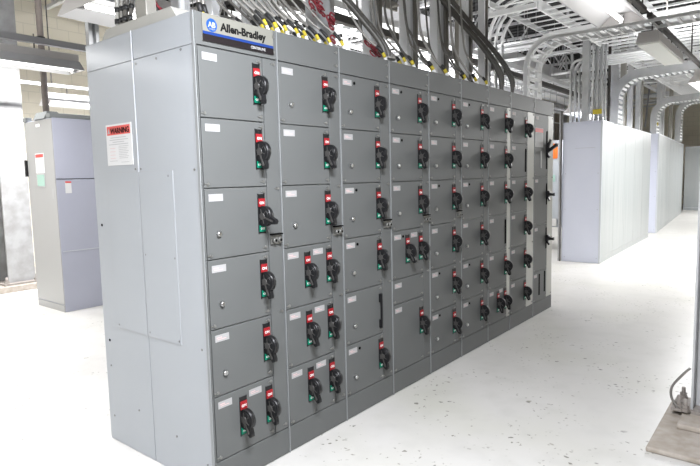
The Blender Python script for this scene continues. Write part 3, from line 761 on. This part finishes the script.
# ribbed tan panels
for i in range(9):
    tag(MB().box(17 + i * .8, 17.5 + i * .8, 6.0, 6.1, 0, 4.2, 'tan' if i % 2 else 'galv').build('ribbed_panel'), 'tall tan and grey panel strip far behind the end of the row', 'panel', 'tall strips far behind the row')

# verticals on and around the first pale row
def vert(x, y, z0, z1, r, label, grp, m='galv', sq=False, bend=None):
    if sq:
        o = MB().box(x - r, x + r, y - r, y + r, z0, z1, m).build('strut_post', None, .003); return tag(o, label, 'strut', grp)
    pts = [(x, y, z0), (x, y, z1)]
    if bend:
        rr = bend; pts = [(x, y, z0), (x, y, z1 - rr)] + arc((y - rr, z1 - rr), rr, 0, PI / 2, 6, lambda a, b: (x, a, b)) + [(x, y - rr - 1.2, z1)]
    return conduit(pts, r, label, grp, m)
vert(8.35, .72, 2.36, 3.75, .055, 'square galvanised post standing on the end pale cabinet', 'square posts over the pale row', 'galv', True)
vert(8.6, .42, 2.36, 5.35, .02, 'thin dark rod post beside the conduit bundle', 'square posts over the pale row', 'strutdark', True)
vert(9.1, .44, 2.36, 3.6, .04, 'grey post right of the conduit bundle over the pale row', 'square posts over the pale row', 'galv', True)
for i in range(5):
    vert(8.45 + .02 * i, 1.0 - .065 * i, 2.36 if i else 2.2, 3.42 - .03 * i, .022, 'pale conduit with an arched top over the end pale cabinet', 'arched conduits over the pale row', 'galvpale', bend=.14)
for i in range(6):
    vert(8.30 + .03 * (i % 2), .60 - .038 * i, 2.36, 3.95, .019, 'grey conduit in the tight vertical bundle with the yellow tag', 'conduit bundle over the pale row', 'galv' if i % 3 else 'galvpale')
tag(MB().box(8.255, 8.262, .44, .58, 2.47, 2.55, 'yellow').build('yellow_tag'), 'yellow tag wrapped round the conduit bundle', 'tag')
tag(MB().box(13.9, 13.91, .62, .78, 2.6, 2.7, 'yellow').build('yellow_tag'), 'small yellow tag above the second pale row', 'tag')
for i, (x, y, m_) in enumerate(((9.6, .6, 'galv'), (10.1, .55, 'galvdark'), (10.9, .6, 'galv'), (11.6, .6, 'galv'), (12.3, .7, 'galvdark'), (14.6, .75, 'galv'), (15.4, .8, 'galv'), (16.6, .8, 'galvdark'), (19, .9, 'galv'))):
    vert(x, y, 2.36 if x < 13 else 2.41, 4.3, .045, 'square riser standing along the tops of the pale cabinet rows', 'risers along the pale rows', m_, True)
# conduits curving down high at the end of the long row
for i in range(4):
    x = 6.9 + .25 * i
    conduit([(x, 1.9, 0), (x, 1.9, 3.7)] + arc((1.9 - .55, 3.7), .55, 0, PI / 2, 8, lambda a, b: (x, a, b)) + [(x, .9, 4.25)], .028,
            'pale conduit bending over high behind the far end of the long row', 'bent conduits behind the row', 'trayw')

# ------------------------------------------------------------------ overhead clutter
for i in range(13):
    x = 3.2 + i * 1.55
    root = empty('roof_joist', (x, 0, 4.7), 'white open-web roof joist overhead', 'roof joist', 'white roof joists')
    MB().box(-.035, .035, 3.3, 8.75, 0, .06, 'joist').build('bottom_chord', root)
    MB().box(-.035, .035, 3.3, 8.75, .59, .65, 'joist').build('top_chord', root)
    wb = MB(); n = 18
    for k in range(n):
        a = 3.3 + 5.45 * k / n; b = 3.3 + 5.45 * (k + 1) / n
        z0, z1 = (.06, .56) if k % 2 else (.56, .06)
        wb.ribbon([(0, a, z0), (0, b, z1)], (1, 0, 0), .035, .035, 'joist')
    wb.build('web', root)
for i in range(11):
    x = 15.5 + i * 1.0
    root = empty('roof_joist', (x, 0, 4.79), 'white open-web roof joist high over the right aisle', 'roof joist', 'white roof joists over the right aisle')
    MB().box(-.035, .035, -5, 1.8, 0, .06, 'joist').build('bottom_chord', root)
    MB().box(-.035, .035, -5, 1.8, .5, .56, 'joist').build('top_chord', root)
    wb = MB(); n = 18
    for k in range(n):
        a = -5 + 6.8 * k / n; b = -5 + 6.8 * (k + 1) / n
        z0, z1 = (.06, .5) if k % 2 else (.5, .06)
        wb.ribbon([(0, a, z0), (0, b, z1)], (1, 0, 0), .035, .035, 'joist')
    wb.build('web', root)
for i in range(20):       # pipes across (y direction)
    x = R.uniform(9, 24); z = R.uniform(4.05, 4.16); a = R.uniform(-1.5, .5); b = R.uniform(1.5, 7.5)
    conduit([(x, a, z), (x, b, z)], R.uniform(.02, .05), 'pale conduit crossing overhead among the trays', 'cross conduits overhead', R.choice(['trayw', 'galv', 'galvpale']), n=6, hang=True)
for i in range(30):       # pipes along (x direction)
    y = R.uniform(2.6, 8.0); z = 3.2 + (y - 2.6) * .06 + R.uniform(0, .4); a = R.uniform(3.5, 9); b = a + R.uniform(5, 14)
    conduit([(a, y, z), (min(b, 26), y, z)], R.uniform(.02, .055), 'pale conduit running lengthwise overhead behind the row', 'lengthwise conduits overhead', R.choice(['trayw', 'galv', 'galvpale', 'joist']), n=6, hang=True)
for i, (y, z, x0, x1, w) in enumerate(((2.9, 3.75, 3.5, 20, .6), (4.3, 4.0, 4, 22, .6), (5.9, 4.2, 4, 22, .7))):
    ladder('cable_tray', [(x0, y, z), (x1, y, z)], (0, 1, 0), w, 'pale ladder tray overhead seen between the channel risers', step=.3, rr=.02, maxr=60, group='trays behind the row')
for i in range(14):       # diagonal braces
    x = 4 + i * 1.2; y = R.uniform(2.0, 5.5)
    o = MB().ribbon([(x, y, 3.0), (x + R.choice([-.9, .9]), y, 5.36)], (0, 1, 0), .05, .05, R.choice(['galvpale', 'strut', 'joist'])).build('diagonal_brace')
    tag(o, 'diagonal brace between floor rows and roof joists', 'brace', 'diagonal braces behind the row')
for i in range(18):
    x = 14 + R.uniform(0, 9); y = R.uniform(-3.2, .3); z = R.uniform(3.0, 4.6)
    conduit([(x, y, z), (x, y - R.uniform(.8, 2.5), z)], R.uniform(.025, .05), 'grey conduit high over the far end of the right aisle', 'conduits over the right aisle end', R.choice(['galv', 'galvdark', 'galvpale', 'tan']), n=6, hang=True)
for i, (y, z) in enumerate(((3.7, 4.2), (6.6, 4.2))):
    tag(MB().box(3, 24, y, y + .7, z, z + .45, 'joist').build('air_duct', None, .02), ('nearer' if i == 0 else 'farther') + ' white rectangular air duct high behind the row', 'duct', 'air ducts')

# ------------------------------------------------------------------ pad and post at the right edge
tag(MB().box(1.665, 2.44, -2.6, -1.565, 0, .028, 'padc').build('concrete_pad', None, .008), 'stained concrete pad at the bottom right corner', 'concrete pad')
tag(MB().box(2.0, 2.42, -2.2, -1.66, .028, .06, 'padc').build('grout_pad', None, .01), 'smaller raised grout pad carrying the post at the right edge', 'concrete pad')
px, py = 2.325, -1.70
root = empty('steel_post', (px, py, .06), 'grey steel post cut off by the right edge of the picture', 'column')
MB().box(-.13, .10, -.30, .10, 0, .018, 'rusty').build('base_plate', root)
MB().box(-.10, .09, -.012, .0, .018, 3.2, 'galv').box(-.10, .09, -.20, -.188, .018, 3.2, 'galv').box(-.01, .0, -.188, -.012, .018, 3.2, 'galv').build('shaft', root)
for bx, by in ((-.10, .06), (.06, .06), (-.10, -.25), (-.15, .02)):
    get('anchor_bolt', 'ab2', lambda: MB().tube([(0, 0, 0), (0, 0, .075)], .011, 'rusty', 8).tube([(0, 0, 0), (0, 0, .02)], .024, 'rusty', 6, smooth=False).tube([(0, 0, .022), (0, 0, .04)], .02, 'rusty', 6, smooth=False), root, (bx, by, .018))
fl = smooth([(px - .09, py + .01, .33), (px - .10, py + .05, .28), (px - .11, py + .10, .20), (px - .11, py + .10, .13), (px - .12, py + .06, .075)])
tag(MB().tube(fl, .0075, 'cable', 8).build('flexible_conduit'), 'thin grey flexible conduit looping from the right edge post to the pad', 'conduit')

# ------------------------------------------------------------------ light
def area(loc, sx, sy, power, col=(1, 1, 1), rot=(0, 0, 0)):  # serves fixture lamps and unseen added fill lights
    l = bpy.data.lights.new('lamp_or_fill_light', 'AREA'); l.shape = 'RECTANGLE'; l.size = sx; l.size_y = sy; l.energy = power; l.color = col
    o = bpy.data.objects.new('lamp_or_fill_light', l); COL.objects.link(o); o.location = loc; o.rotation_euler = rot; return o
COOL = (.93, .95, 1.0)
for x in (-4.5, -2.4): area((x, -1.1, 2.95), 1.8, .3, 50, COOL)
for x in (-3.5, 0): area((x, -4.4, 3.4), 1.8, .3, 12, COOL)
for y in (.8, 3.7, 6.5): area((-3.2, y, 3.3), 1.8, .3, 35, COOL)  # unseen lamps on the left; the rearmost added to brighten the background
area((-.45, -1.55, 2.75), 1.1, .2, 155, COOL, (.42, 0, 0))
def lamp(x0, x1, y, z, power): area(((x0 + x1) / 2, y, z), x1 - x0 - .1, .036, power)
lamp(2.0, 3.62, -.93, 2.755, 6)
for y in (-1.083, -.957): lamp(7.5, 9.3, y, 2.725, 48)
for y in (-1.263, -1.137): lamp(9.9, 11.7, y, 2.725, 48)
for x in (14.5, 18.5): area((x, -1.2, 2.8), 1.8, .3, 90)
area((20.8, -1.0, 2.9), 1.8, .3, 130)  # unseen fill added to brighten the cross row
area((8.4, -3.0, 3.0), 1.7, .2, 55)  # unseen fill added to brighten the floor at right
for x in (2.8, 4.95, 7.6): area((x, -1.0, 3.02), 1.4, .12, 32, rot=(PI, 0, 0))  # upward fill added above the aisle fixtures to brighten trays and roof
for x, y in ((9.5, -2.6), (13, -2.8), (17, -2.8)): area((x, y, 3.0), 1.7, .2, 45); area((x, y, 3.1), 1.7, .2, 60, rot=(PI, 0, 0))  # unseen lamps; the upward ones are fill added for the overhead trays
for x in (11, 16): area((x, -4.5, 3.2), 1.8, .3, 50)
lamp(-1.4, 1.25, 3.72, 2.665, 60); lamp(.24, 1.75, 1.56, 2.665, 12)
for y in (6.5, 6.7): lamp(2.15, 4.3, y, 2.705, 50)
for y in (.95, 1.09): lamp(8.6, 10.4, y, 2.565, 26)
for y in (1.83, 1.97): lamp(13.2, 15, y, 2.805, 25)
for x, y in ((-1.5, 5.6), (1.8, 5.6)): area((x, y, 3.3), 1.7, .2, 185)  # unseen fill lights brightening the cream wall and left background
area((.2, 3.72, 3.0), 1.7, .15, 70, rot=(PI, 0, 0)); area((1.5, 1.9, 3.0), 1.7, .15, 40, rot=(PI, 0, 0))  # upward fill added over the left fixtures to brighten things overhead
for (x, y) in ((4.9, 3.3), (8.1, 3.3), (6.9, 5.5), (11.3, 4.2), (10.9, 6.5), (14.4, 6.0)): area((x, y, 3.3), 1.7, .12, 85, rot=(PI, 0, 0)); area((x, y, 3.1), 1.7, .04, 40)  # upward ones are added fill for the roof; downward ones sit in fixtures

w = bpy.data.worlds.new('World'); SC.world = w; w.use_nodes = True
w.node_tree.nodes['Background'].inputs[0].default_value = (.8, .85, .9, 1); w.node_tree.nodes['Background'].inputs[1].default_value = .3

# ------------------------------------------------------------------ camera
yaw, pit, rol = .8906, -.0994, -.0223
d = Vector((math.cos(pit) * math.sin(yaw), math.cos(pit) * math.cos(yaw), math.sin(pit)))
r = Vector((math.cos(yaw), -math.sin(yaw), 0)); u = r.cross(d)
r2 = r * math.cos(rol) + u * math.sin(rol); u2 = -r * math.sin(rol) + u * math.cos(rol)
cam = bpy.data.cameras.new('Camera'); co = bpy.data.objects.new('Camera', cam); COL.objects.link(co)
mw = Matrix((r2, u2, -d)).transposed().to_4x4(); mw.translation = (-1.5893, -2.162, 1.5225); co.matrix_world = mw
cam.sensor_width = 36; cam.lens = 557.97 / 700 * 36; cam.clip_start = .05; cam.clip_end = 200
SC.camera = co
SC.view_settings.view_transform = 'Standard'; SC.view_settings.look = 'None'; SC.view_settings.exposure = .3; SC.view_settings.gamma = 1
SC.view_settings.use_curve_mapping = False
